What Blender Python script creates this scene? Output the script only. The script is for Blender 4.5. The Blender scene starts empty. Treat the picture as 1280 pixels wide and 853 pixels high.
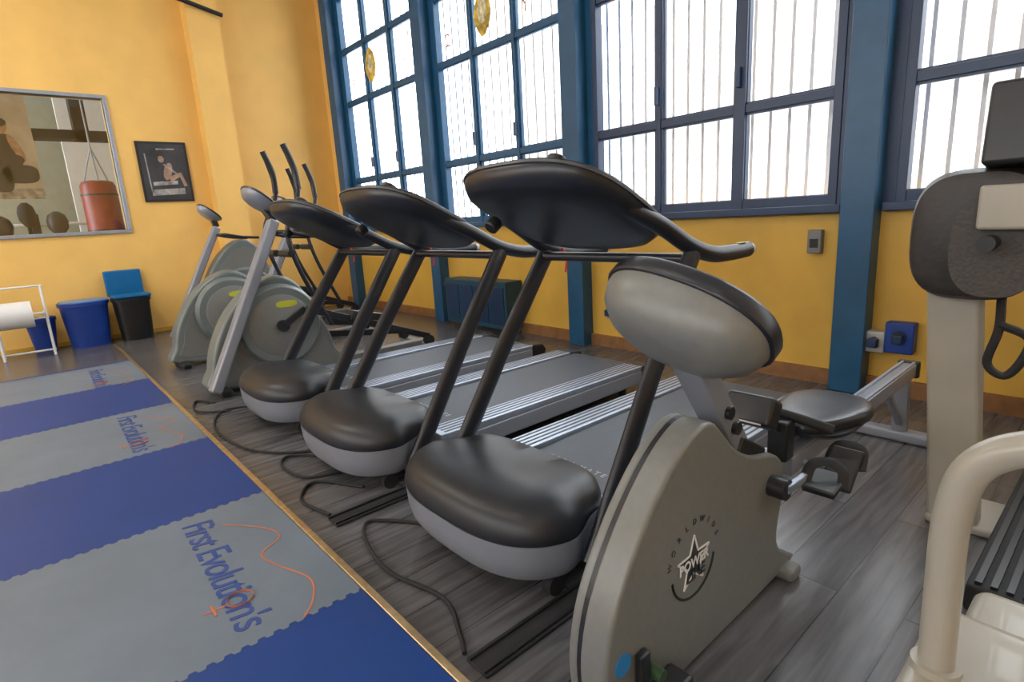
import bpy, math, random
from mathutils import Vector, Matrix
random.seed(4)
PI=math.pi
S=bpy.context.scene
COL=bpy.context.collection

# ---------------------------------------------------------------- materials
MATS={}
def mat(name,col,rough=.5,metal=0.,noise=.06,scale=8.,bump=0.,spec=.5,emit=None,coat=0.):
    if name in MATS: return MATS[name]
    m=bpy.data.materials.new(name);m.use_nodes=True
    nt=m.node_tree;b=nt.nodes['Principled BSDF'];L=nt.links
    tc=nt.nodes.new('ShaderNodeTexCoord');n=nt.nodes.new('ShaderNodeTexNoise')
    n.inputs['Scale'].default_value=scale;n.inputs['Detail'].default_value=4
    L.new(tc.outputs['Object'],n.inputs['Vector'])
    r=nt.nodes.new('ShaderNodeValToRGB')
    r.color_ramp.elements[0].position=.3;r.color_ramp.elements[1].position=.7
    r.color_ramp.elements[0].color=tuple(c*(1-noise) for c in col)+(1,)
    r.color_ramp.elements[1].color=tuple(min(1,c*(1+noise)) for c in col)+(1,)
    L.new(n.outputs['Fac'],r.inputs['Fac']);L.new(r.outputs['Color'],b.inputs['Base Color'])
    b.inputs['Roughness'].default_value=rough;b.inputs['Metallic'].default_value=metal
    b.inputs['Specular IOR Level'].default_value=spec
    b.inputs['Coat Weight'].default_value=coat
    if bump:
        bp=nt.nodes.new('ShaderNodeBump');bp.inputs['Strength'].default_value=bump;bp.inputs['Distance'].default_value=.01
        L.new(n.outputs['Fac'],bp.inputs['Height']);L.new(bp.outputs['Normal'],b.inputs['Normal'])
    MATS[name]=m;return m
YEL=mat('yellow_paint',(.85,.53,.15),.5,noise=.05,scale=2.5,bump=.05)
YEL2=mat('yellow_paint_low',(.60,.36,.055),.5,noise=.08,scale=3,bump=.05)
BLUE=mat('blue_frame_paint',(.010,.075,.17),.4,noise=.1)
DBLUE=mat('dark_blue_paint',(.008,.030,.085),.4,noise=.1)
TEAL=mat('teal_metal',(.006,.05,.09),.45,noise=.1)
BLK=mat('black_plastic',(.012,.013,.016),.38,noise=.15,scale=20)
BLKS=mat('black_satin',(.013,.016,.024),.34,noise=.1,scale=12)
RUB=mat('black_rubber',(.012,.012,.014),.75,noise=.2,scale=30)
TUBE=mat('charcoal_tube',(.013,.015,.022),.36,noise=.1)
RIM=mat('console_rim_grey',(.06,.065,.075),.4,noise=.1)
HOOD=mat('charcoal_hood',(.012,.014,.020),.42,noise=.1,scale=5)
SIL=mat('silver_plastic',(.25,.27,.32),.36,metal=.25,noise=.04)
GRY=mat('grey_shell',(.175,.18,.175),.4,metal=.1,noise=.05,scale=40,bump=.03)
GRN=mat('greygreen_shell',(.15,.175,.175),.4,metal=.1,noise=.05)
ALU=mat('brushed_alu',(.36,.41,.50),.35,metal=.6,noise=.08,scale=30)
BELT=mat('running_belt',(.035,.045,.062),.5,noise=.15,scale=60)
CREAM=mat('cream_enamel',(.33,.31,.265),.36,noise=.04,coat=.2)
WHT=mat('white_enamel',(.72,.73,.74),.35,noise=.03)
CEIL=mat('ceiling_white',(.75,.70,.6),.8,noise=.03)
BRN=mat('brown_leatherette',(.022,.018,.016),.5,noise=.2,scale=40,bump=.15)
BAR=mat('bar_paint',(.88,.88,.88),.5)
BIN=mat('bin_blue',(.006,.04,.27),.4,noise=.12)
LID=mat('lid_blue',(.0,.13,.36),.35)
WOODB=mat('brown_skirting',(.22,.10,.035),.5,noise=.2,scale=15)
BRASS=mat('edge_strip',(.55,.42,.25),.3,metal=.8,noise=.2,scale=30)
TXT=mat('logo_blue',(.02,.06,.25),.5)
ORG=mat('logo_orange',(.45,.15,.07),.5)
YLAB=mat('label_yellow',(.50,.52,.04),.5)
RED=mat('red_leather',(.25,.03,.022),.4,noise=.15)
GWALL=mat('grey_green_wall',(.30,.32,.26),.7,noise=.06)
POSTD=mat('poster_dark',(.03,.033,.04),.4,noise=.5,scale=3)
POSTG=mat('poster_grey',(.30,.29,.29),.4,noise=.5,scale=12)
SKIN=mat('poster_skin',(.35,.22,.16),.5,noise=.3,scale=12)
SCR=mat('screen_glass',(.02,.025,.03),.12,noise=.1)
LGRY=mat('light_grey',(.4,.4,.4),.4)
FAC=mat('facade',(.72,.71,.70),.8,noise=.10,scale=1.2)
FAC2=mat('facade_brick',(.34,.28,.25),.8,noise=.2,scale=5)

def floor_mat():
    m=bpy.data.materials.new('laminate_planks');m.use_nodes=True;nt=m.node_tree;L=nt.links;b=nt.nodes['Principled BSDF']
    tc=nt.nodes.new('ShaderNodeTexCoord')
    mp=nt.nodes.new('ShaderNodeMapping');mp.inputs['Rotation'].default_value=(0,0,PI/2)
    L.new(tc.outputs['Object'],mp.inputs['Vector'])
    br=nt.nodes.new('ShaderNodeTexBrick');br.inputs['Scale'].default_value=1
    br.inputs['Brick Width'].default_value=1.25;br.inputs['Row Height'].default_value=.19
    br.inputs['Mortar Size'].default_value=.002;br.inputs['Mortar Smooth'].default_value=.1
    br.inputs['Color1'].default_value=(.080,.080,.088,1);br.inputs['Color2'].default_value=(.120,.118,.126,1);br.inputs['Mortar'].default_value=(.025,.025,.025,1)
    L.new(mp.outputs['Vector'],br.inputs['Vector'])
    m2=nt.nodes.new('ShaderNodeMapping');m2.inputs['Scale'].default_value=(22,1.6,1)
    L.new(tc.outputs['Object'],m2.inputs['Vector'])
    n=nt.nodes.new('ShaderNodeTexNoise');n.inputs['Scale'].default_value=1.4;n.inputs['Detail'].default_value=7;n.inputs['Distortion'].default_value=.6
    L.new(m2.outputs['Vector'],n.inputs['Vector'])
    r=nt.nodes.new('ShaderNodeValToRGB');r.color_ramp.elements[0].position=.32;r.color_ramp.elements[1].position=.68
    r.color_ramp.elements[0].color=(.58,.57,.57,1);r.color_ramp.elements[1].color=(1.25,1.25,1.25,1)
    L.new(n.outputs['Fac'],r.inputs['Fac'])
    mx=nt.nodes.new('ShaderNodeMixRGB');mx.blend_type='MULTIPLY';mx.inputs[0].default_value=1
    L.new(br.outputs['Color'],mx.inputs[1]);L.new(r.outputs['Color'],mx.inputs[2]);L.new(mx.outputs[0],b.inputs['Base Color'])
    b.inputs['Roughness'].default_value=.27
    bp=nt.nodes.new('ShaderNodeBump');bp.inputs['Strength'].default_value=.12;bp.inputs['Distance'].default_value=.004
    L.new(n.outputs['Fac'],bp.inputs['Height']);L.new(bp.outputs['Normal'],b.inputs['Normal'])
    return m
def tile_mat():
    m=bpy.data.materials.new('puzzle_mat_tiles');m.use_nodes=True;nt=m.node_tree;L=nt.links;b=nt.nodes['Principled BSDF']
    def M(op,a,c=None,clamp=False):
        q=nt.nodes.new('ShaderNodeMath');q.operation=op;q.use_clamp=clamp
        for i,v in enumerate((a,c)):
            if v is None: continue
            if isinstance(v,(int,float)): q.inputs[i].default_value=v
            else: L.new(v,q.inputs[i])
        return q.outputs[0]
    tc=nt.nodes.new('ShaderNodeTexCoord');sp=nt.nodes.new('ShaderNodeSeparateXYZ');L.new(tc.outputs['Object'],sp.inputs[0])
    x,y=sp.outputs[0],sp.outputs[1]
    def tooth(v):
        s=M('SINE',M('MULTIPLY',v,2*PI/.05));s=M('MULTIPLY',s,2.5);s=M('MINIMUM',M('MAXIMUM',s,-1.),1.);return M('MULTIPLY',s,.007)
    def cell(v,off,w):
        u=M('DIVIDE',M('ADD',M('ADD',v,off),tooth(w)),1.08);return u,M('FLOOR',u)
    ux,fx=cell(x,.66,y);uy,fy=cell(y,.36,x)
    par=M('FLOORED_MODULO',fx,2.)
    def seam(u,f):
        fr=M('SUBTRACT',u,f);d=M('MINIMUM',fr,M('SUBTRACT',1.,fr));return M('LESS_THAN',d,.0022)
    sm=M('MAXIMUM',seam(ux,fx),seam(uy,fy))
    mix=nt.nodes.new('ShaderNodeMixRGB');L.new(par,mix.inputs[0])
    mix.inputs[1].default_value=(.140,.180,.235,1);mix.inputs[2].default_value=(.004,.042,.215,1)
    n=nt.nodes.new('ShaderNodeTexNoise');n.inputs['Scale'].default_value=2.2;n.inputs['Detail'].default_value=9;n.inputs['Roughness'].default_value=.65;L.new(tc.outputs['Object'],n.inputs['Vector'])
    v=M('ADD',M('MULTIPLY',n.outputs['Fac'],.55),.72)
    v=M('MULTIPLY',v,M('SUBTRACT',1.,M('MULTIPLY',sm,.35)))
    hs=nt.nodes.new('ShaderNodeHueSaturation');L.new(mix.outputs[0],hs.inputs['Color']);L.new(v,hs.inputs['Value'])
    L.new(hs.outputs[0],b.inputs['Base Color']);b.inputs['Roughness'].default_value=.45
    b.inputs['Specular IOR Level'].default_value=.35
    n2=nt.nodes.new('ShaderNodeTexNoise');n2.inputs['Scale'].default_value=250;L.new(tc.outputs['Object'],n2.inputs['Vector'])
    bp=nt.nodes.new('ShaderNodeBump');bp.inputs['Strength'].default_value=.15;bp.inputs['Distance'].default_value=.002
    L.new(n2.outputs['Fac'],bp.inputs['Height']);L.new(bp.outputs['Normal'],b.inputs['Normal'])
    return m
def pane_mat():
    m=bpy.data.materials.new('see_through_glass');m.use_nodes=True;nt=m.node_tree;nt.nodes.clear();L=nt.links  # mostly transparent with a weak gloss, not a true mirror surface
    o=nt.nodes.new('ShaderNodeOutputMaterial');a=nt.nodes.new('ShaderNodeBsdfTransparent');g=nt.nodes.new('ShaderNodeBsdfGlossy')
    g.inputs['Roughness'].default_value=.02;x=nt.nodes.new('ShaderNodeMixShader');x.inputs[0].default_value=.12
    L.new(a.outputs[0],x.inputs[1]);L.new(g.outputs[0],x.inputs[2]);L.new(x.outputs[0],o.inputs[0]);return m
FLOOR=floor_mat();TILE=tile_mat()

# ---------------------------------------------------------------- helpers
def group(name,loc=(0,0,0)):
    e=bpy.data.objects.new(name,None);e.location=loc;COL.objects.link(e);return e
def obj(name,vs,fs,m,par=None,smooth=False,bevel=0,seg=3,sub=0):
    me=bpy.data.meshes.new(name);me.from_pydata([tuple(v) for v in vs],[],fs);me.update()
    me.materials.append(m)
    o=bpy.data.objects.new(name,me);COL.objects.link(o)
    import bmesh
    bm=bmesh.new();bm.from_mesh(me);bmesh.ops.recalc_face_normals(bm,faces=bm.faces);bm.to_mesh(me);bm.free()
    if par: o.parent=par
    if bevel:
        b=o.modifiers.new('b','BEVEL');b.width=bevel;b.segments=seg;b.limit_method='ANGLE';b.angle_limit=math.radians(28)
        smooth=True
    if sub:
        s=o.modifiers.new('s','SUBSURF');s.levels=sub;s.render_levels=sub
    if smooth:
        for p in me.polygons: p.use_smooth=True
        if not sub:
            try:
                me.set_sharp_from_angle(angle=math.radians(40))
            except Exception: pass
        if bevel:
            w=o.modifiers.new('w','WEIGHTED_NORMAL')
    return o
def box(name,a,b,m,par=None,bevel=0,rot=None,piv=None):
    (x0,y0,z0),(x1,y1,z1)=a,b
    vs=[Vector(v) for v in [(x0,y0,z0),(x1,y0,z0),(x1,y1,z0),(x0,y1,z0),(x0,y0,z1),(x1,y0,z1),(x1,y1,z1),(x0,y1,z1)]]
    if rot:
        c=Vector(piv) if piv else (Vector(a)+Vector(b))/2
        R=Matrix.Rotation(rot[0],3,'X') if rot[0] else Matrix.Identity(3)
        R=(Matrix.Rotation(rot[2],3,'Z') if rot[2] else Matrix.Identity(3))@(Matrix.Rotation(rot[1],3,'Y') if rot[1] else Matrix.Identity(3))@R
        vs=[R@(v-c)+c for v in vs]
    return obj(name,vs,[(0,3,2,1),(4,5,6,7),(0,1,5,4),(1,2,6,5),(2,3,7,6),(3,0,4,7)],m,par,bevel=bevel)
def beam(name,p,q,w,d,m,par=None,bevel=0.004,ref=(1,0,0)):
    p,q=Vector(p),Vector(q);t=(q-p).normalized();r=Vector(ref);n=t.cross(r).normalized();r=n.cross(t).normalized()
    vs=[c+r*sx*w/2+n*sy*d/2 for c in (p,q) for sx,sy in ((-1,-1),(1,-1),(1,1),(-1,1))]
    return obj(name,vs,[(0,1,2,3),(7,6,5,4),(0,4,5,1),(1,5,6,2),(2,6,7,3),(3,7,4,0)],m,par,bevel=bevel)
def catmull(P,n=6):
    P=[Vector(p) for p in P]
    if len(P)<3: return P
    out=[]
    Q=[P[0]*2-P[1]]+P+[P[-1]*2-P[-2]]
    for i in range(1,len(Q)-2):
        a,b,c,d=Q[i-1:i+3]
        for k in range(n):
            t=k/n
            out.append(.5*((2*b)+(c-a)*t+(2*a-5*b+4*c-d)*t*t+(3*b-a-3*c+d)*t**3))
    out.append(P[-1]);return out
def tube(name,P,r,m,par=None,n=14,smoothpath=True,r2=None,rad=None,ref=(1,0,0),closed=False):
    P=catmull(P) if smoothpath else [Vector(p) for p in P]
    vs=[];fs=[];N=len(P);prev=None
    for i,p in enumerate(P):
        t=(P[min(i+1,N-1)]-P[max(i-1,0)]).normalized()
        if prev is None:
            a=Vector(ref)
            if abs(a.dot(t))>.95:a=Vector((0,0,1))
            a=(a-t*a.dot(t)).normalized()
        else:
            a=(prev-t*prev.dot(t)).normalized()
        prev=a;b=t.cross(a)
        k=1 if rad is None else rad[0]+(rad[1]-rad[0])*i/(N-1)
        rr=(r2 or r)
        for j in range(n):
            an=2*PI*j/n;vs.append(p+a*math.cos(an)*r*k+b*math.sin(an)*rr*k)
    for i in range(N-1):
        for j in range(n):
            fs.append((i*n+j,i*n+(j+1)%n,(i+1)*n+(j+1)%n,(i+1)*n+j))
    fs.append(tuple(range(n))[::-1]);fs.append(tuple(range((N-1)*n,N*n)))
    return obj(name,vs,fs,m,par,smooth=True)
def cyl(name,p,q,r,m,par=None,n=32,r2=None,bevel=0):
    p,q=Vector(p),Vector(q);t=(q-p).normalized();a=Vector((1,0,0)) if abs(t.x)<.9 else Vector((0,1,0))
    a=(a-t*a.dot(t)).normalized();b=t.cross(a);vs=[]
    for c,rr in ((p,r),(q,r if r2 is None else r2)):
        for j in range(n):
            an=2*PI*j/n;vs.append(c+(a*math.cos(an)+b*math.sin(an))*rr)
    fs=[(j,(j+1)%n,n+(j+1)%n,n+j) for j in range(n)]+[tuple(range(n))[::-1],tuple(range(n,2*n))]
    return obj(name,vs,fs,m,par,smooth=True,bevel=bevel)
def smooth_prof(prof,k_):
    P=[Vector((0,a,b)) for a,b in prof];Q=P[-2:]+P+P[:2]
    out=[]
    for i in range(2,len(Q)-2):
        a,b,c,d=Q[i-1:i+3]
        for k in range(k_):
            t=k/k_;v=.5*((2*b)+(c-a)*t+(2*a-5*b+4*c-d)*t*t+(3*b-a-3*c+d)*t**3);out.append((v.y,v.z))
    return out
def prism(name,prof,x0,x1,m,par=None,bevel=.01,seg=3,smoothp=0):
    """profile in (y,z), extruded in x"""
    if smoothp: prof=smooth_prof(prof,smoothp)
    n=len(prof);vs=[(x0,a,b) for a,b in prof]+[(x1,a,b) for a,b in prof]
    fs=[tuple(range(n)),tuple(range(n,2*n))[::-1]]+[(i,(i+1)%n,n+(i+1)%n,n+i) for i in range(n)]
    return obj(name,vs,fs,m,par,bevel=bevel,seg=seg)
def loft(name,rings,m,par=None,sub=0,smooth=True):
    n=len(rings[0]);vs=[v for r in rings for v in r];fs=[]
    for i in range(len(rings)-1):
        for j in range(n): fs.append((i*n+j,i*n+(j+1)%n,(i+1)*n+(j+1)%n,(i+1)*n+j))
    fs.append(tuple(range(n))[::-1]);fs.append(tuple(range((len(rings)-1)*n,len(rings)*n)))
    return obj(name,vs,fs,m,par,smooth=smooth,sub=sub)
def superell(a,b,e,n=48):
    out=[]
    for j in range(n):
        t=2*PI*j/n;c,s=math.cos(t),math.sin(t)
        out.append((math.copysign(abs(c)**(2/e),c)*a,math.copysign(abs(s)**(2/e),s)*b))
    return out
def disc(name,c,a,b,layers,m,par,e=2.2,R=None,n=48):
    R=R or Matrix.Identity(3);c=Vector(c)
    rings=[[c+R@Vector((x*s,y*s,w)) for x,y in superell(a,b,e,n)] for w,s in layers]
    return loft(name,rings,m,par)
def flat(name,pts,m,par=None):
    return obj(name,pts,[tuple(range(len(pts)))],m,par)
def text(name,s,loc,rot,size,m,par=None,shear=0,ext=.0006,align='LEFT',sp=1.0,off=0):
    c=bpy.data.curves.new(name,'FONT');c.body=s;c.size=size;c.extrude=ext;c.shear=shear;c.align_x=align;c.space_character=sp;c.offset=off
    c.materials.append(m);o=bpy.data.objects.new(name,c);COL.objects.link(o);o.location=loc;o.rotation_euler=rot
    if par:o.parent=par
    return o

# ---------------------------------------------------------------- room
XL=-9.15;YW=4.2;ZC=5.3;XR=4.;YB=-5.
box('floor',(XL-5,YB,-.1),(XR,YW+.25,0),FLOOR)
box('ceiling',(XL-5,YB-.2,ZC),(XR+.2,YW+.3,ZC+.1),CEIL)
wl=group('wall_left')
oy0,oy1,oz0,oz1=-.75,1.19,1.42,3.06
box('wall_lower',(XL-.15,YB,0),(XL,YW,oz0),YEL,wl)
box('wall_upper',(XL-.15,YB,oz1),(XL,YW,ZC),YEL,wl)
box('wall_near',(XL-.15,YB,oz0),(XL,oy0,oz1),YEL,wl)
box('wall_far',(XL-.15,oy1,oz0),(XL,YW,oz1),YEL,wl)
box('pilaster',(XL,2.28,0),(XL+.26,2.68,ZC),YEL,wl)
w=group('see_through_mirror')  # framed opening with clear glass; the room modelled behind imitates a reflection
t=.045
for nm,a,b in (('frame_top',(XL-.1,oy0-t,oz1),(XL+.03,oy1+t,oz1+t)),('frame_bottom',(XL-.1,oy0-t,oz0-t),(XL+.03,oy1+t,oz0)),
               ('frame_near',(XL-.1,oy0-t,oz0),(XL+.03,oy0,oz1)),('frame_far',(XL-.1,oy1,oz0),(XL+.03,oy1+t,oz1))):
    box(nm,a,b,ALU,w,bevel=.006)
flat('glass',[(XL,oy0,oz0),(XL,oy1,oz0),(XL,oy1,oz1),(XL,oy0,oz1)],pane_mat(),w)
# boxing room added behind the framed glass, standing in for the mirror reflection
box('wall_boxing_room',(XL-5.1,YB,0),(XL-5,YW,ZC),GWALL)
box('wall_boxing_room_side',(XL-5,3.2,0),(XL-.15,3.3,ZC),GWALL)
box('wall_boxing_partition',(XL-4.4,1.0,0),(XL-4.2,3.2,ZC),WHT)
pb=group('punching_bag',(XL-2.3,.95+.25,0))
rings=[]
for z,s in ((1.28,.6),(1.30,.95),(1.36,1.03),(1.6,1),(1.95,1),(2.16,.97),(2.22,.85),(2.24,.5)):
    rings.append([(math.cos(2*PI*j/24)*.25*s,math.sin(2*PI*j/24)*.25*s,z) for j in range(24)])
loft('bag_body',rings,RED,pb)
cyl('bag_band',(0,0,2.0),(0,0,2.03),.256,BLK,pb,24);cyl('bag_band2',(0,0,1.45),(0,0,1.47),.258,BLK,pb,24)
for a in range(3):
    an=a*2*PI/3;cyl('chain_%d'%a,(math.cos(an)*.2,math.sin(an)*.2,2.2),(0,0,2.75),.012,ALU,pb,8)
cyl('hanger',(0,0,2.7),(0,0,ZC),.012,ALU,pb,8)
g=group('ceiling_beam');box('beam_body',(XL-3.2,.2,2.95),(XL-2.9,3.2,3.1),RUB,g);box('beam_stub',(XL-3.2,1.1,2.95),(XL-2.9,1.3,ZC),RUB,g)
rg=group('boxing_ring')
for i,z in enumerate((1.15,1.4,1.62)):
    cyl('rope_%d'%i,(XL-3.6,-2.5,z),(XL-3.6,2.8,z),.03,(WHT,RUB,WHT)[i],rg,10)
for k,y in enumerate((-2.5,.35,2.8)): box('post_%d'%k,(XL-3.7,y-.06,0),(XL-3.55,y+.06,1.8),BLK,rg,bevel=.01)
box('ring_platform',(XL-4.15,-2.8,0),(XL-3.4,3.1,.9),DBLUE,rg)
for k,(y,h,r) in enumerate(((-.1,1.75,.16),(.25,1.95,.12),(.62,1.8,.15),(-.5,1.9,.15))):
    g=group('speed_bag_stand');cyl('base',(XL-3.0,y,0),(XL-3.0,y,.05),.2,RUB,g);cyl('pole',(XL-3.0,y,.05),(XL-3.0,y,h-.2),.03,RUB,g,10)
    disc('pad',(XL-3.0,y,h-.15),r,r,[(-.22,.4),(-.12,.9),(0,1.),(.1,.8),(.16,.3)],(POSTD,RUB)[k%2],g)
pm=group('boxing_poster')
box('sheet',(XL-1.9,-.6,1.95),(XL-1.87,.50,3.5),POSTG,pm)
box('hanging_rail',(XL-1.9,-.6,3.5),(XL-1.87,.50,ZC),GWALL,pm)
def blob(nm,c,ry,rz,m,par,x,e=2.,rot=0):
    cs,sn=math.cos(rot),math.sin(rot)
    flat(nm,[(x,c[0]+p[0]*cs-p[1]*sn,c[1]+p[0]*sn+p[1]*cs) for p in superell(ry,rz,e,20)],m,par)
px_=XL-1.868
box('sky_part',(XL-1.872,-.6,2.1),(px_-.001,.50,3.5),mat('poster_pale',(.42,.40,.38),.5,noise=.2,scale=3),pm)
blob('torso',(.16,2.56),.17,.30,POSTD,pm,px_+.001,2.5);blob('head',(.16,2.95),.075,.10,SKIN,pm,px_+.002);blob('hair',(.155,3.01),.085,.06,POSTD,pm,px_+.003)
blob('arm',(.29,2.66),.05,.20,SKIN,pm,px_+.003,2,.35);blob('arm_far',(.05,2.62),.05,.18,SKIN,pm,px_+.003,2,-.3)
blob('glove',(.27,2.50),.08,.07,POSTD,pm,px_+.004);blob('weights',(.28,2.30),.2,.13,POSTD,pm,px_+.002,3)
blob('leg',(.06,2.25),.12,.2,POSTD,pm,px_+.002,3)

# window wall
ww=group('wall_window')
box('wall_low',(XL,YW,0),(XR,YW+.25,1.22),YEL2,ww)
box('wall_top',(XL,YW,5.0),(XR,YW+.25,ZC),YEL,ww)
box('wall_corner',(XL,YW,1.22),(-8.74,YW+.25,5.0),YEL,ww)
PX=[-8.62,-6.18,-3.74,-1.30,1.14,3.58]
for i,x in enumerate(PX):
    g=group('window_pillar' )
    box('shaft',(x-.1,4.06,0),(x+.1,4.32,ZC),BLUE,g,bevel=.008)
    box('flange',(x-.17,4.2,1.22),(x+.17,4.3,ZC),DBLUE if i>2 else BLUE,g)
wi=0
for i in range(len(PX)-1):
    wi+=1
    g=group('window_%d'%wi)
    a,b=PX[i]+.17,PX[i+1]-.17
    zs=[1.28,1.97,3.09,3.82,4.55,4.98]
    M_=BLUE if i<2 else DBLUE
    W=b-a
    box('sill',(a-.05,4.12,1.2),(b+.05,4.4,1.255),M_,g,bevel=.006)
    for k,z in enumerate(zs):
        hh=.03 if k!=0 else .04
        box('rail_%d'%k,(a,4.2,z-hh),(b,4.27,z+hh),M_,g,bevel=.004)
    for k in range(4):
        x=a+W*k/3;hw=.028 if k in(0,3) else (.045 if (k==2 and i>1) else .022)
        if k==0:x+=.028
        if k==3:x-=.028
        box('mullion_%d'%k,(x-hw,4.19,1.25),(x+hw,4.28,5.),M_,g,bevel=.004)
    for k in (1,2):
        x=a+W*k/3
        box('handle_%d'%k,(x-.012,4.15,2.12),(x+.012,4.19,2.26),DBLUE,g,bevel=.004)
    for k in range(3):
        x0=a+W*k/3+.035;x1=a+W*(k+1)/3-.035
        for z0,z1 in zip(zs[:-1],zs[1:]):
            for q,(c,d) in enumerate((((x0,z0+.03),(x0+.015,z1-.03)),((x1-.015,z0+.03),(x1,z1-.03)),((x0,z0+.03),(x1,z0+.045)),((x0,z1-.045),(x1,z1-.03)))):
                box('casement',(c[0],4.215,c[1]),(d[0],4.245,d[1]),M_,g)
box('exterior_ledge',(XL,YW+.28,-3),(XR,4.85,1.0),CREAM)
gr=group('security_grille')
x=XL+.5
vs=[];fs=[]
while x<XR:
    k=len(vs)
    for z in (1.0,5.2):
        for (dx,dy) in ((-.013,-.013),(.013,-.013),(.013,.013),(-.013,.013)):
            vs.append((x+dx,4.62+dy,z))
    fs+=[(k,k+1,k+5,k+4),(k+1,k+2,k+6,k+5),(k+2,k+3,k+7,k+6),(k+3,k,k+4,k+7)]
    x+=.145
obj('bars',vs,fs,BAR,gr)
for z in (1.02,5.15): box('cross_%d'%int(z*10),(XL,4.6,z-.02),(XR,4.64,z+.02),BAR,gr)
for i,(x,z) in enumerate(((-7.55,3.46),(-5.05,3.42))):
    g=group('window_sticker')
    y=4.18
    flat('emblem',[(x-.0+p[0],y,z+p[1]) for p in superell(.15,.23,1.6,16)],mat('emblem_gold',(.55,.38,.06),.5,noise=.6,scale=14),g)
    flat('emblem_core',[(x+p[0],y-.003,z+.02+p[1]) for p in superell(.08,.12,2,16)],mat('emblem_pale',(.6,.55,.35),.5,noise=.6,scale=20),g)
for x,s in ((-5.85,"1\n12"),(-4.45,"8\nY"),(-8.15,"1\nF")):
    g=group('window_lettering')
    text('glyphs',s,(x,4.185,3.45),(PI/2,0,0),.2,ORG,g)
box('baseboard_window',(XL,YW-.03,0),(XR,YW,.11),WOODB)
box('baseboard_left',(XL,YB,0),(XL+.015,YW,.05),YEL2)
ext=group('exterior_building')
box('facade',(-14,13,-3),(10,13.4,6.2),FAC,ext)
for i in range(9):
    box('facade_window_%d'%i,(-13+i*2.6,12.95,2.2),(-11.8+i*2.6,13.02,4.2),FAC2,ext)
box('band',(-14,12.8,1.2),(10,13,1.6),FAC2,ext)
box('exterior_ground',(-20,4.85,-3.2),(14,20,-3),FAC)
wb=group('wall_back')
box('low',(XL,YB-.2,0),(XR,YB,1.7),YEL,wb);box('high',(XL,YB-.2,4.2),(XR,YB,ZC),YEL,wb)
for i in range(6):
    x=XL+i*(XR-XL)/5;box('pier_%d'%i,(x-.55,YB-.2,1.7),(x+.55,YB,4.2),YEL,wb)
box('wall_right',(XR,YB-.2,0),(XR+.2,YW+.25,ZC),YEL)
g=group('trim_1');cyl('conduit',(XL+.31,2.0,4.36),(XL+.31,2.72,4.20),.028,TUBE,g,10)

# ---------------------------------------------------------------- mat floor
mt=box('puzzle_mat',(-7.2,-4.9,0),(1.6,.71,.022),TILE)
box('edge_strip',(-8.5,.712,0),(1.6,.74,.026),BRASS,bevel=.004)
for i,x in enumerate((-2.74,-4.88,-6.97)):
    g=mt
    z=.0235
    text('lettering',"First Evolution's",(x,.33,z),(0,0,-.02),.172,TXT,g,shear=.15,sp=.86,ext=.0004,off=.0008)
    P=[(x+.12,.47,z),(x+.3,.60,z),(x+.42,.62,z),(x+.50,.52,z),(x+.62,.54,z),(x+.8,.60,z),(x+.93,.56,z),(x+1.0,.5,z)]
    tube('swoosh',P,.004,ORG,g,8,r2=.001,ref=(0,1,0))
    P=[(x+.735+.045*math.cos(a*PI/8),.372+.045*math.sin(a*PI/8),z+.001) for a in range(17)]
    tube('ring',P,.006,ORG,g,8,smoothpath=False,r2=.001,ref=(0,1,0))
    tube('cross',[(x+.735,.33,z),(x+.735,.25,z)],.005,ORG,g,8,r2=.001);tube('cross_b',[(x+.70,.285,z),(x+.77,.285,z)],.005,ORG,g,8,r2=.001,ref=(0,1,0))

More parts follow.
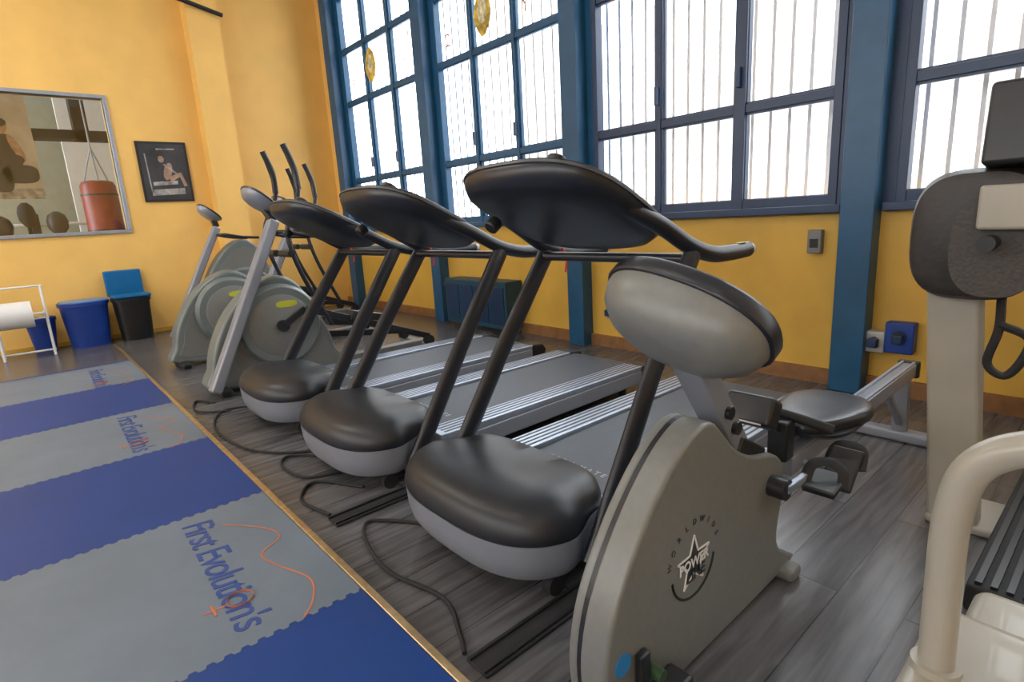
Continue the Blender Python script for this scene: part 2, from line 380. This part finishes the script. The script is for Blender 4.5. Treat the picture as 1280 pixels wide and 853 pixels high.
# ---------------------------------------------------------------- treadmills
def treadmill(cx,full=True):
    g=group('treadmill',(cx,0,0))
    HW=.472
    def ring(s,z,sf=None,e=2.9):
        sf=s if sf is None else sf
        out=[];N=64
        for j in range(N):
            t=2*PI*j/N;c,q=math.cos(t),math.sin(t)
            px=math.copysign(abs(c)**(2/e),c)*HW*s
            py=math.copysign(abs(q)**(2/e),q)
            py=py*.375*sf if py<0 else py*.19*(1 if s>.6 else s)
            k=max(0,min(1,(py+.16)/.2));k=k*k*(3-2*k)
            out.append((px*(1-.16*k)-.03,1.37+py,z))
        return out
    loft('hood_skirt',[ring(.84,.075),ring(.92,.083),ring(.965,.112),ring(.99,.16),ring(1.,.228)],SIL,g)
    loft('hood_seam',[ring(.99,.228),ring(.99,.234)],BLK,g)
    rs=[]
    for s,sf,z in ((1.,1.,.234),(1.006,1.006,.248),(1.0,.99,.272),(.975,.965,.298),(.94,.92,.320),(.88,.85,.338),(.79,.76,.351),(.66,.62,.360),(.5,.45,.364),(.25,.22,.366)):
        r=ring(s,z,sf)
        rr=[]
        for (x,y,zz) in r:
            k=max(0,1-((x+.03)/.30)**2)*max(0,min(1,(y-1.05)/.4))
            k2=max(0,min(1,(y-1.25)/.3))
            rr.append((x,y,zz-(.038*k+.03*k2)*max(0,(zz-.26)/.106)))
        rs.append(rr)
    loft('hood_cover',rs,HOOD,g)
    prism('deck_frame',[(1.45,.07),(3.28,.07),(3.34,.1),(3.34,.15),(3.30,.17),(1.45,.17)],-.425,.425,SIL,g,bevel=.012)
    prism('deck_under',[(1.3,.045),(3.2,.045),(3.2,.08),(1.3,.08)],-.37,.37,BLK,g,bevel=.005)
    prism('belt',[(1.45,.165),(3.24,.165),(3.29,.178),(3.24,.19),(1.45,.19)],-.265,.265,BELT,g,bevel=.006)
    for s in (-1,1):
        x0,x1=sorted((s*.275,s*.425))
        prism('footboard',[(1.48,.17),(3.22,.17),(3.22,.2),(1.48,.212)],x0,x1,ALU,g,bevel=.006)
        for k in range(4):
            xx=x0+.025+k*.033
            prism('groove',[(1.52,.2),(1.52,.2132),(3.2,.2015),(3.2,.2)],xx-.006,xx+.006,BELT,g,bevel=0)
        prism('rear_cap',[(3.2,.08),(3.36,.09),(3.38,.14),(3.34,.19),(3.2,.205)],x0-.002,x1+.002,BLK,g,bevel=.015)
        cyl('foot',(s*.33,3.1,0),(s*.33,3.1,.06),.03,RUB,g,16)
        cyl('wheel',(s*.33,1.2,.04),(s*.37,1.2,.04),.04,RUB,g,20)
        tube('upright',[(s*.438,1.30,.11),(s*.422,1.65,.65),(s*.40,2.0,1.15)],.027,TUBE,g,16,smoothpath=False,r2=.047)
        arm=[(s*.335,1.62,1.325),(s*.380,1.80,1.235),(s*.40,1.96,1.150),(s*.405,2.12,1.105),(s*.405,2.28,1.097),(s*.405,2.42,1.10)]
        tube('arm',arm,.03,TUBE,g,16,r2=.034)
        cyl('grip_cap',(s*.405,2.42,1.10),(s*.405,2.45,1.101),.031,LGRY,g,20,r2=.024)
        disc('arm_label',(s*.405,2.36,1.132),.014,.03,[(0,1.),(.002,1.)],YLAB,g)
    th=math.radians(-27)
    R=Matrix.Rotation(th,3,'X')
    C=(0,1.665,1.325)
    disc('console_body',C,.385,.335,[(-.075,.38),(-.074,.62),(-.066,.82),(-.048,.93),(-.02,.985),(.01,1.),(.022,.985),(.026,.95)],BLKS,g,e=3.0,R=R,n=56)
    disc('console_face',Vector(C)+R@Vector((0,0,.026)),.36,.31,[(0,1.),(.006,.99)],GRY,g,e=3.,R=R)
    disc('console_screen',Vector(C)+R@Vector((0,.07,.032)),.2,.13,[(0,1.),(.006,.98)],SCR,g,e=6,R=R)
    disc('console_rim',Vector(C),.390,.340,[(.002,1.),(.012,1.)],RIM,g,e=3.0,R=R,n=56)
    for s in(-1,1):
        cyl('bottle_cup',Vector(C)+R@Vector((s*.2,-.26,.02)),Vector(C)+R@Vector((s*.2,-.26,.05)),.035,BLK,g,24,bevel=.006)
    cyl('cross_tube',(-.395,1.95,1.10),(.395,1.95,1.10),.022,TUBE,g,14)
    cyl('fan_dome',(-.20,1.50,1.285),(-.20,1.46,1.255),.03,BLK,g,20,bevel=.008)
    tube('safety_cord',[(-.3,1.98,1.14),(-.29,2.0,1.09),(-.3,2.0,1.02)],.005,mat('cord_red',(.6,.02,.02),.5),g,6)
    text('belt_text','T E C H   M A T E',(-.18,1.7,.1905),(0,0,0),.045,LGRY,g,ext=.0003)
    return g
for x in (-1.60,-2.76,-3.90): treadmill(x)

# ---------------------------------------------------------------- elliptical trainers
def elliptical(cx,dy=0,md=0,mx=0,arms=True,body=GRN,name='elliptical_trainer',hs=1.):
    g=group(name,(cx,dy,0))
    prof=[(1.04,.03),(1.02,.2),(1.08,.42),(1.22,.66),(1.42,.84),(1.62,.92),(1.78,.86),(1.9,.68),(2.02,.42),(2.08,.2),(2.1,.03)]
    prism('drive_shell',[(a,b*hs) for a,b in prof],-.11,.11,body,g,bevel=.03,smoothp=3)
    prism('shell_line',[(1.6+(a-1.6)*.86,.45+(b*hs-.45)*.86) for a,b in prof],-.114,.114,GRY,g,bevel=.004,smoothp=3)
    for s in (-1,1):
        cyl('side_disc',(s*.11,1.6,.50),(s*.17,1.6,.50),.36,body,g,48,r2=.33,bevel=.01)
        cyl('disc_ring',(s*.168,1.6,.50),(s*.178,1.6,.50),.27,GRY,g,48,r2=.25)
        cyl('crank_hub',(s*.17,1.6,.5),(s*.22,1.6,.5),.05,BLK,g,24)
        beam('crank',(s*.215,1.6,.5),(s*.215,1.6+.2*s,.5+.12*s),.03,.05,BLK,g)
        beam('pedal_arm',(s*.25,1.6+.2*s,.5+.12*s),(s*.25,3.0,.16),.05,.06,TUBE,g)
        prism('pedal',[(2.15,.42+.05*s),(2.5,.36+.05*s),(2.52,.42+.05*s),(2.2,.50+.05*s)],s*.25-.07,s*.25+.07,BLK,g,bevel=.01)
        cyl('roller',(s*.22,3.0,.12),(s*.28,3.0,.12),.05,RUB,g,20)
        D=Vector((0,md,0))
        if arms:
            tube('moving_arm',[Vector(v)+D for v in [(s*.27,2.0,.45),(s*.28,1.78,.95),(s*.28,1.72,1.3),(s*.27,1.86,1.62),(s*.25,1.80,1.95)]],.019,TUBE,g,12)
            tube('arm_grip',[Vector(v)+D for v in [(s*.27,1.86,1.62),(s*.255,1.85,1.8),(s*.25,1.79,1.98)]],.026,BLK,g,12)
            cyl('pivot',Vector((s*.06,1.72,1.1))+D,Vector((s*.3,1.72,1.1))+D,.03,BLK,g,18)
        tube('fixed_handle',[Vector(v)+D for v in [(s*.05,1.66,1.28),(s*.2,1.72,1.28),(s*.24,1.9,1.24),(s*.24,2.1,1.22)]],.017,BLK,g,12)
    box('base_rail',(-.06,2.0,.02),(.06,3.1,.09),GRY,g,bevel=.01)
    box('front_foot',(-.2,1.03,.0),(.24,1.12,.06),BLK,g,bevel=.02)
    box('rear_foot',(-.36,3.02,.0),(.36,3.12,.07),GRY,g,bevel=.015)
    beam('mast',(mx,.98+md,.06),(mx*.4,1.68+md,1.38),.12,.085,SIL,g,bevel=.02)
    beam('mast_neck',(mx*.4,1.68+md,1.38),(0,1.64+md,1.52),.08,.06,BLK,g)
    R=Matrix.Rotation(math.radians(-40),3,'X')
    C=Vector((0,1.62+md,1.56))
    disc('console_back',C,.19,.15,[(-.07,.45),(-.055,.75),(-.02,.95),(.0,1.)],SIL,g,R=R)
    disc('console_face',C,.195,.155,[(0,1.),(.015,1.),(.022,.95)],BLK,g,R=R)
    flat('label',[(.181,1.66+a,.68+b) for a,b in superell(.09,.028,3,16)],YLAB,g)
    return g
elliptical(-5.05,mx=.24)
elliptical(-6.45,md=.72)
elliptical(-7.95,dy=.60,arms=False,md=-.30,hs=1.32)

# ---------------------------------------------------------------- exercise bike (near right)
g=group('exercise_bike')
prof=[(.93,0.02),(.875,.08),(.86,.2),(.885,.33),(.94,.44),(1.03,.56),(1.14,.665),(1.25,.725),(1.33,.725),(1.39,.675),(1.47,.60),(1.58,.54),(1.72,.50),(1.79,.44),(1.80,.33),(1.77,.2),(1.80,.12),(1.87,.07),(1.86,.02)]
prof=smooth_prof(prof,3)
prism('shell_left',prof,-.86,-.825,GRY,g,bevel=.016,seg=4)
prism('shell_seam',[(a+(1.3-a)*.006,b+(.4-b)*.006+.001) for a,b in prof],-.83,-.815,BLK,g,bevel=0)
prism('shell_right',prof,-.822,-.735,GRY,g,bevel=.022,seg=5)
box('foot_front',(-.86,.90,0),(-.74,.98,.04),BLK,g,bevel=.01)
box('foot_rear',(-1.02,1.80,0),(-.69,1.88,.045),GRY,g,bevel=.015)
box('adjust_block',(-.735,1.02,.02),(-.66,1.13,.10),BLK,g,bevel=.012)
box('adjust_lever',(-.735,.97,.12),(-.71,1.01,.22),BLK,g,bevel=.008)
cyl('lever_knob',(-.735,1.03,.14),(-.69,1.03,.14),.018,mat('knob_green',(.03,.07,.03),.5),g,20)
cyl('blue_sticker',(-.736,.925,.215),(-.732,.925,.215),.03,mat('sticker_blue',(.02,.2,.5),.4),g,24)
beam('console_post',(-.81,1.62,.50),(-.80,1.27,.96),.085,.075,SIL,g,bevel=.008)
box('post_collar',(-.865,1.52,.50),(-.755,1.70,.57),BLK,g,bevel=.01,rot=(-.5,0,0))
for (y,z) in ((1.505,.65),(1.46,.71)):
    cyl('post_bolt',(-.77,y,z),(-.750,y,z),.02,BLK,g,20)
Rc=Matrix.Rotation(math.radians(14),3,'Y')@Matrix.Rotation(math.radians(-52),3,'X')
C=Vector((-.82,1.31,1.01))
disc('console_back',C,.245,.145,[(-.12,.25),(-.115,.5),(-.095,.72),(-.06,.9),(-.02,.985),(0,1.)],GRY,g,R=Rc,e=2.3)
disc('console_pad',C,.255,.157,[(0,.98),(.004,1.),(.04,1.),(.05,.97),(.055,.9)],BLKS,g,R=Rc,e=2.3)
disc('console_screen',C+Rc@Vector((0,.02,.057)),.15,.09,[(0,1.),(.004,.98)],SCR,g,R=Rc,e=5)
cyl('crank_hub',(-.735,1.70,.40),(-.68,1.70,.40),.035,BLK,g,24)
beam('crank_arm',(-.685,1.70,.40),(-.67,1.84,.41),.02,.03,ALU,g)
box('pedal',(-.67,1.77,.385),(-.57,1.89,.41),BLK,g,bevel=.008,rot=(.2,0,0))
tube('pedal_strap',[(-.67,1.80,.40),(-.66,1.83,.45),(-.62,1.86,.46),(-.58,1.86,.44),(-.57,1.84,.40)],.018,RUB,g,8,r2=.005)
beam('crank_arm_far',(-.88,1.70,.40),(-.90,1.56,.39),.02,.03,ALU,g)
box('pedal_far',(-1.01,1.5,.375),(-.9,1.62,.405),BLK,g,bevel=.008)
cx,cz=1.24,.345
st=[]
for k in range(10):
    r=.082 if k%2==0 else .034;a=PI/2+k*PI/5;st.append((r*math.cos(a),r*math.sin(a)))
for k in range(10):
    a,b=st[k],st[(k+1)%10]
    beam('star_%d'%k,(-.7340,cx+a[0],cz+a[1]),(-.7340,cx+b[0],cz+b[1]),.003,.005,WHT,g,bevel=0)
flat('star_fill',[(-.7346,cx+a*.9,cz+b*.9) for a,b in st],BLK,g)
text('emblem_word','POWER',(-.7322,cx,cz-.012),(PI/2,0,PI/2),.042,WHT,g,ext=.0006,align='CENTER',off=.001)
text('emblem_word2','LINE',(-.7322,cx+.01,cz-.052),(PI/2,0,PI/2),.046,BLK,g,ext=.0006,align='CENTER',off=.001)
for k,ch in enumerate('WORLDWIDE'):
    a=PI*.90-k*PI*.80/8
    o=text('arc_%d'%k,ch,(0,0,0),(0,0,0),.024,BLK,g,ext=.0005,align='CENTER')
    d=a-PI/2
    rx=Vector((0,math.cos(d),math.sin(d)));ry=Vector((0,-math.sin(d),math.cos(d)));rz=rx.cross(ry)
    mm=Matrix((rx,ry,rz)).transposed().to_4x4();mm.translation=Vector((-.733,cx+.115*math.cos(a),cz+.115*math.sin(a)))
    o.matrix_world=mm
tube('emblem_arc',[(-.7345,cx+.105*math.cos(a),cz+.105*math.sin(a)) for a in [PI*1.05+PI*.9*k/10 for k in range(11)]],.004,BLK,g,6)

# ---------------------------------------------------------------- rowing machine
g=group('rowing_machine')
X0=-.80
beam('rail',(X0,1.93,.37),(X0,3.46,.385),.075,.07,SIL,g,bevel=.006)
for s in(-1,1): beam('rail_track',(X0+s*.026,1.95,.408),(X0+s*.026,3.46,.423),.012,.012,ALU,g,bevel=0)
box('rail_end',(X0-.05,3.44,.34),(X0+.05,3.48,.43),BLK,g,bevel=.01)
beam('rear_leg',(X0,3.36,.38),(X0,3.40,.05),.07,.05,SIL,g)
beam('rear_brace',(X0,3.10,.36),(X0,3.38,.1),.03,.03,SIL,g)
box('rear_foot',(X0-.22,3.36,0),(X0+.22,3.44,.06),SIL,g,bevel=.015)
beam('front_leg',(X0-.06,1.95,.37),(X0-.15,1.96,.0),.05,.05,BLK,g)
SY=2.25
disc('seat_pan',(X0,SY,.458),.155,.22,[(-.012,.9),(0,.97),(.01,.97)],BLK,g,e=3)
rings=[]
for w_,s_ in ((0,.97),(.012,1.),(.03,.99),(.042,.93),(.047,.8),(.046,.4)):
    rr=[]
    for p in superell(.165,.235,2.8,48):
        yy=p[1]*s_;k=max(0,min(1,(yy+.235)/.28));rr.append((X0+p[0]*s_*(.5+.5*k),SY+yy,.465+w_))
    rings.append(rr)
loft('seat_cushion',rings,BLKS,g)
box('seat_carriage',(X0-.06,2.2,.40),(X0+.06,2.40,.455),ALU,g,bevel=.008)
tube('handle',[(X0-.2,1.92,.58),(X0,1.94,.56),(X0+.15,1.97,.53)],.017,RUB,g,14)
box('handle_rest',(X0-.035,1.88,.40),(X0+.035,1.95,.55),BLK,g,bevel=.01)
beam('monitor_arm',(X0+.0,1.93,.5),(X0-.03,1.76,.60),.04,.03,BLK,g)
box('monitor',(X0-.10,1.69,.58),(X0+.06,1.77,.68),BLK,g,bevel=.015,rot=(-.5,0,0))
box('monitor_lcd',(X0-.075,1.688,.60),(X0+.035,1.694,.66),LGRY,g,rot=(-.5,0,0))
xx=X0+.17
box('foot_plate',(xx-.05,2.0,.30),(xx+.05,2.02,.46),BLK,g,bevel=.008,rot=(-.8,0,0))
tube('foot_strap',[(xx-.05,2.03,.38),(xx-.04,2.09,.43),(xx+.03,2.09,.43),(xx+.05,2.03,.38)],.02,RUB,g,8,r2=.004)
cyl('foot_axle',(X0-.2,2.03,.36),(X0+.18,2.03,.36),.013,ALU,g,12)

# ---------------------------------------------------------------- weight machine (right)
g=group('weight_machine')
beam('column',(-.405,2.62,.0),(-.49,2.60,1.06),.16,.10,CREAM,g,bevel=.015)
box('column_base',(-.49,2.56,0),(-.27,2.85,.035),CREAM,g,bevel=.012)
Rp=Matrix.Rotation(math.radians(90),3,'X')
disc('roller_pad',(-.425,2.56,1.145),.19,.225,[(-.13,.80),(-.12,.93),(-.08,1.),(.06,1.),(.10,.93),(.11,.80)],BRN,g,e=3,R=Rp)
disc('pad_side',(-.35,2.42,1.12),.12,.17,[(-.06,.8),(-.05,.97),(0,1.),(.05,1.)],mat('pad_side_mesh',(.045,.038,.035),.6,noise=.2,scale=90,bump=.2),g,e=2.6,R=Rp)
box('arm',(-.40,2.33,1.17),(.35,2.47,1.31),CREAM,g,bevel=.012)
box('monitor',(-.42,2.42,1.36),(-.03,2.62,1.62),BLK,g,bevel=.015,rot=(-.15,0,0))
cyl('knob',(-.36,2.36,1.13),(-.36,2.28,1.13),.025,BLK,g,20)
tube('cable_handle',[(-.34,2.55,.93),(-.33,2.5,.82),(-.35,2.5,.70),(-.30,2.5,.66),(-.26,2.5,.72),(-.25,2.5,.80),(-.33,2.5,.84)],.014,RUB,g,8)
box('weight_stack',(-.25,3.3,0),(.3,3.6,.95),DBLUE,g,bevel=.02)
box('deck',(-.27,2.05,0),(.45,3.3,.09),RUB,g,bevel=.01)
for k in range(18):
    x=-.25+k*.038;box('rib_%d'%k,(x,2.07,.09),(x+.018,3.28,.1),BLK,g)

# ---------------------------------------------------------------- stepper (foreground right)
g=group('stepper_machine')
prism('platform',[(.80,.0),(.80,.36),(.86,.39),(1.40,.39),(1.48,.35),(1.53,.2),(1.56,0)],-.235,.55,CREAM,g,bevel=.03,seg=5)
prism('platform_wing',[(1.3,.0),(1.3,.36),(1.60,.36),(1.66,.30),(1.69,0)],-.19,.30,CREAM,g,bevel=.03,seg=5)
tube('handrail',[(-.185,1.2,.37),(-.188,1.2,.55),(-.188,1.2,.72),(-.165,1.2,.82),(-.10,1.2,.875),(.0,1.2,.89),(.25,1.2,.89),(.42,1.2,.86),(.48,1.2,.76),(.48,1.2,.37)],.03,CREAM,g,20)
cyl('rail_collar',(-.185,1.2,.385),(-.185,1.2,.405),.042,CREAM,g,24)

# ---------------------------------------------------------------- left wall things
g=group('wall_poster')
box('frame',(XL,1.45,1.77),(XL+.025,2.05,2.56),BLK,g,bevel=.004)
box('print',(XL+.025,1.48,1.80),(XL+.028,2.02,2.53),POSTD,g)
x=XL+.030
blob('torso',(1.78,2.17),.05,.12,SKIN,g,x,2,-.3);blob('head',(1.72,2.33),.035,.045,SKIN,g,x+.001)
flat('leg',[(x+.001,1.78,2.10),(x+.001,1.93,2.16),(x+.001,1.95,2.12),(x+.001,1.80,2.03)],SKIN,g)
flat('shin',[(x+.002,1.90,2.15),(x+.002,1.94,2.16),(x+.002,1.99,1.98),(x+.002,1.95,1.97)],SKIN,g)
flat('arm',[(x+.002,1.73,2.26),(x+.002,1.76,2.27),(x+.002,1.89,2.15),(x+.002,1.87,2.13)],POSTG,g)
flat('bench',[(x,1.58,2.03),(x,1.88,2.05),(x,1.88,2.0),(x,1.58,1.98)],POSTG,g)
flat('rack',[(x,1.53,2.4),(x,1.545,2.4),(x,1.56,1.9),(x,1.545,1.9)],POSTG,g)
flat('title',[(x,1.68,2.47),(x,1.9,2.475),(x,1.9,2.455),(x,1.68,2.45)],POSTG,g)
flat('weights',[(x,1.55,1.93),(x,1.95,1.95),(x,1.95,1.87),(x,1.55,1.85)],POSTG,g)
def taper_box(nm,c,a,b,z0,z1,k,m,par,e=4):
    cxx,cyy=c
    rings=[[(cxx+p[0]*s,cyy+p[1]*s,z) for p in superell(a,b,e,36)] for z,s in ((z0,k),(z1-.04,1.),(z1-.04,1.07),(z1,1.07),(z1,.98),(z1-.05,.96))]
    return loft(nm,rings,m,par)
g=group('trash_bin');taper_box('bin_body',(-8.85,.52),.24,.25,.0,.56,.82,BIN,g,e=2.4)
disc('bin_liner',(-8.85,.52,.55),.235,.245,[(0,1.),(.02,1.03),(.03,.98)],mat('liner',(.10,.22,.5),.3),g,e=2.4)
g=group('trash_bin');taper_box('bin_body',(-8.83,1.02),.2,.2,.0,.55,.85,BLK,g,e=5)
box('bin_lid_open',(-9.10,.80,.56),(-9.04,1.22,.90),LID,g,bevel=.02)
box('bin_lid_front',(-8.88,.81,.56),(-8.60,1.23,.60),LID,g,bevel=.015)
g=group('plastic_bag');taper_box('bag_body',(-8.92,.07),.15,.15,.0,.42,.7,BIN,g,e=2.2)
g=group('paper_roll_stand')
for y in (-.32,.14):
    tube('side_frame',[(-8.55,y,.0),(-8.6,y,.5),(-8.68,y,.82)],.014,WHT,g,10)
    tube('side_back',[(-8.8,y,.0),(-8.72,y,.5),(-8.68,y,.82)],.014,WHT,g,10)
for z in (.82,.45,.06): cyl('cross_bar',(-8.68 if z>.7 else -8.6,-.34,z),(-8.68 if z>.7 else -8.6,.16,z),.012,WHT,g,10)
cyl('paper_roll',(-8.45,-.34,.52),(-8.45,.02,.52),.15,WHT,g,40,bevel=.005)
tube('roll_arm',[(-8.62,.12,.52),(-8.45,.12,.52),(-8.45,0,.52)],.012,WHT,g,8,smoothpath=False)

# ---------------------------------------------------------------- window wall things
g=group('radiator_cabinet')
box('body',(-5.8,3.93,.06),(-4.65,4.18,.60),TEAL,g,bevel=.012)
for k in range(4): box('front_panel',(-5.76+k*.28,3.92,.12),(-5.52+k*.28,3.935,.54),DBLUE,g,bevel=.004)
box('plinth',(-5.75,3.98,0),(-4.7,4.18,.07),BLK,g)
g=group('wall_switch');box('switch_case',(-1.62,4.14,.93),(-1.53,4.2,1.09),GRY,g,bevel=.008);box('switch_face',(-1.60,4.13,.97),(-1.55,4.142,1.03),BLK,g)
def socket(x,z,col,s=1):
    g=group('power_socket');box('case',(x-.08*s,4.11,z-.1*s),(x+.08*s,4.2,z+.1*s),col,g,bevel=.01)
    cyl('inlet',(x,4.11,z+.01),(x,4.095,z+.01),.04*s,BLKS,g,24);box('plug',(x-.03,4.06,z-.03),(x+.03,4.11,z+.03),DBLUE,g,bevel=.008)
socket(-1.02,.40,BIN,1.);socket(-1.155,.36,LGRY,.7);socket(-3.35,.36,LGRY,.6);socket(-6.0,.5,LGRY,.5)
def cable(nm,P,r=.008):
    g=group(nm);tube('cord',P,r,RUB,g,8)
def F(l,z=.009): return [(a,b,z) for a,b in l]
cable('power_cable',F([(-1.98,1.12),(-2.12,1.02),(-2.17,.95),(-2.05,.88),(-1.78,.84),(-1.5,.9),(-1.32,.84),(-1.24,.80)]))
cable('power_cable',F([(-3.05,1.12),(-3.2,.98),(-3.1,.9),(-2.85,.93),(-2.75,1.1)]))
cable('power_cable',F([(-4.35,1.2),(-4.45,.95),(-4.1,.80),(-3.6,.82),(-3.3,.95),(-3.1,1.2)]))
cable('power_cable',F([(-2.36,.86),(-2.6,.82),(-2.75,.95),(-2.5,1.1)]))
cable('power_cable',F([(-4.72,.95),(-4.9,.86),(-4.6,.80),(-4.4,.98)]))
for (x,y0,y1) in ((-1.17,.79,1.75),(-2.29,.84,1.5)):
    g=group('cable_cover');prism('channel',[(y0,0),(y0,.012),(y1,.012),(y1,0)],x-.05,x+.05,RUB,g,bevel=.004)
    for s in (-1,1): box('ridge',(x+s*.035-.006,y0,.012),(x+s*.035+.006,y1,.02),BLK,g)

# ---------------------------------------------------------------- light
W=bpy.data.worlds.new('World');S.world=W;W.use_nodes=True
bg=W.node_tree.nodes['Background'];bg.inputs[0].default_value=(.91,.96,1,1);bg.inputs[1].default_value=7.5
def area(nm,loc,rot,sx,sy,pw,col=(1,1,1)):
    l=bpy.data.lights.new(nm,'AREA');l.shape='RECTANGLE';l.size=sx;l.size_y=sy;l.energy=pw;l.color=col
    o=bpy.data.objects.new(nm,l);COL.objects.link(o);o.location=loc;o.rotation_euler=rot;return o
for i,x in enumerate((-6.5,-2.5,1.)):
    g=group('fill_lamp');box('housing',(x-.9,-1.4,ZC-.12),(x+.9,-1.0,ZC-.0),WHT,g,bevel=.01)  # added fill lights out of view; their housings are invented
    area('fill_light',(x,-1.2,ZC-.14),(0,0,0),1.7,.35,(90,30,15)[i],(1,.96,.9)).parent=g

# ---------------------------------------------------------------- camera
Rv=Vector((0.6595,0.7496,-0.0571));Uv=Vector((-0.1265,0.1856,0.9745));Fv=Vector((-0.7410,0.6354,-0.2172))
Fv.normalize();Rv=(Rv-Fv*Rv.dot(Fv)).normalized();Uv=Rv.cross(Fv).normalized()
M=Matrix((Rv,Uv,-Fv)).transposed().to_4x4();M.translation=Vector((0,0,1.3))
cd=bpy.data.cameras.new('camera');cd.sensor_width=36;cd.lens=700/1280*36;cd.clip_start=.05
co=bpy.data.objects.new('camera',cd);COL.objects.link(co);co.matrix_world=M;S.camera=co
S.view_settings.view_transform='Standard'
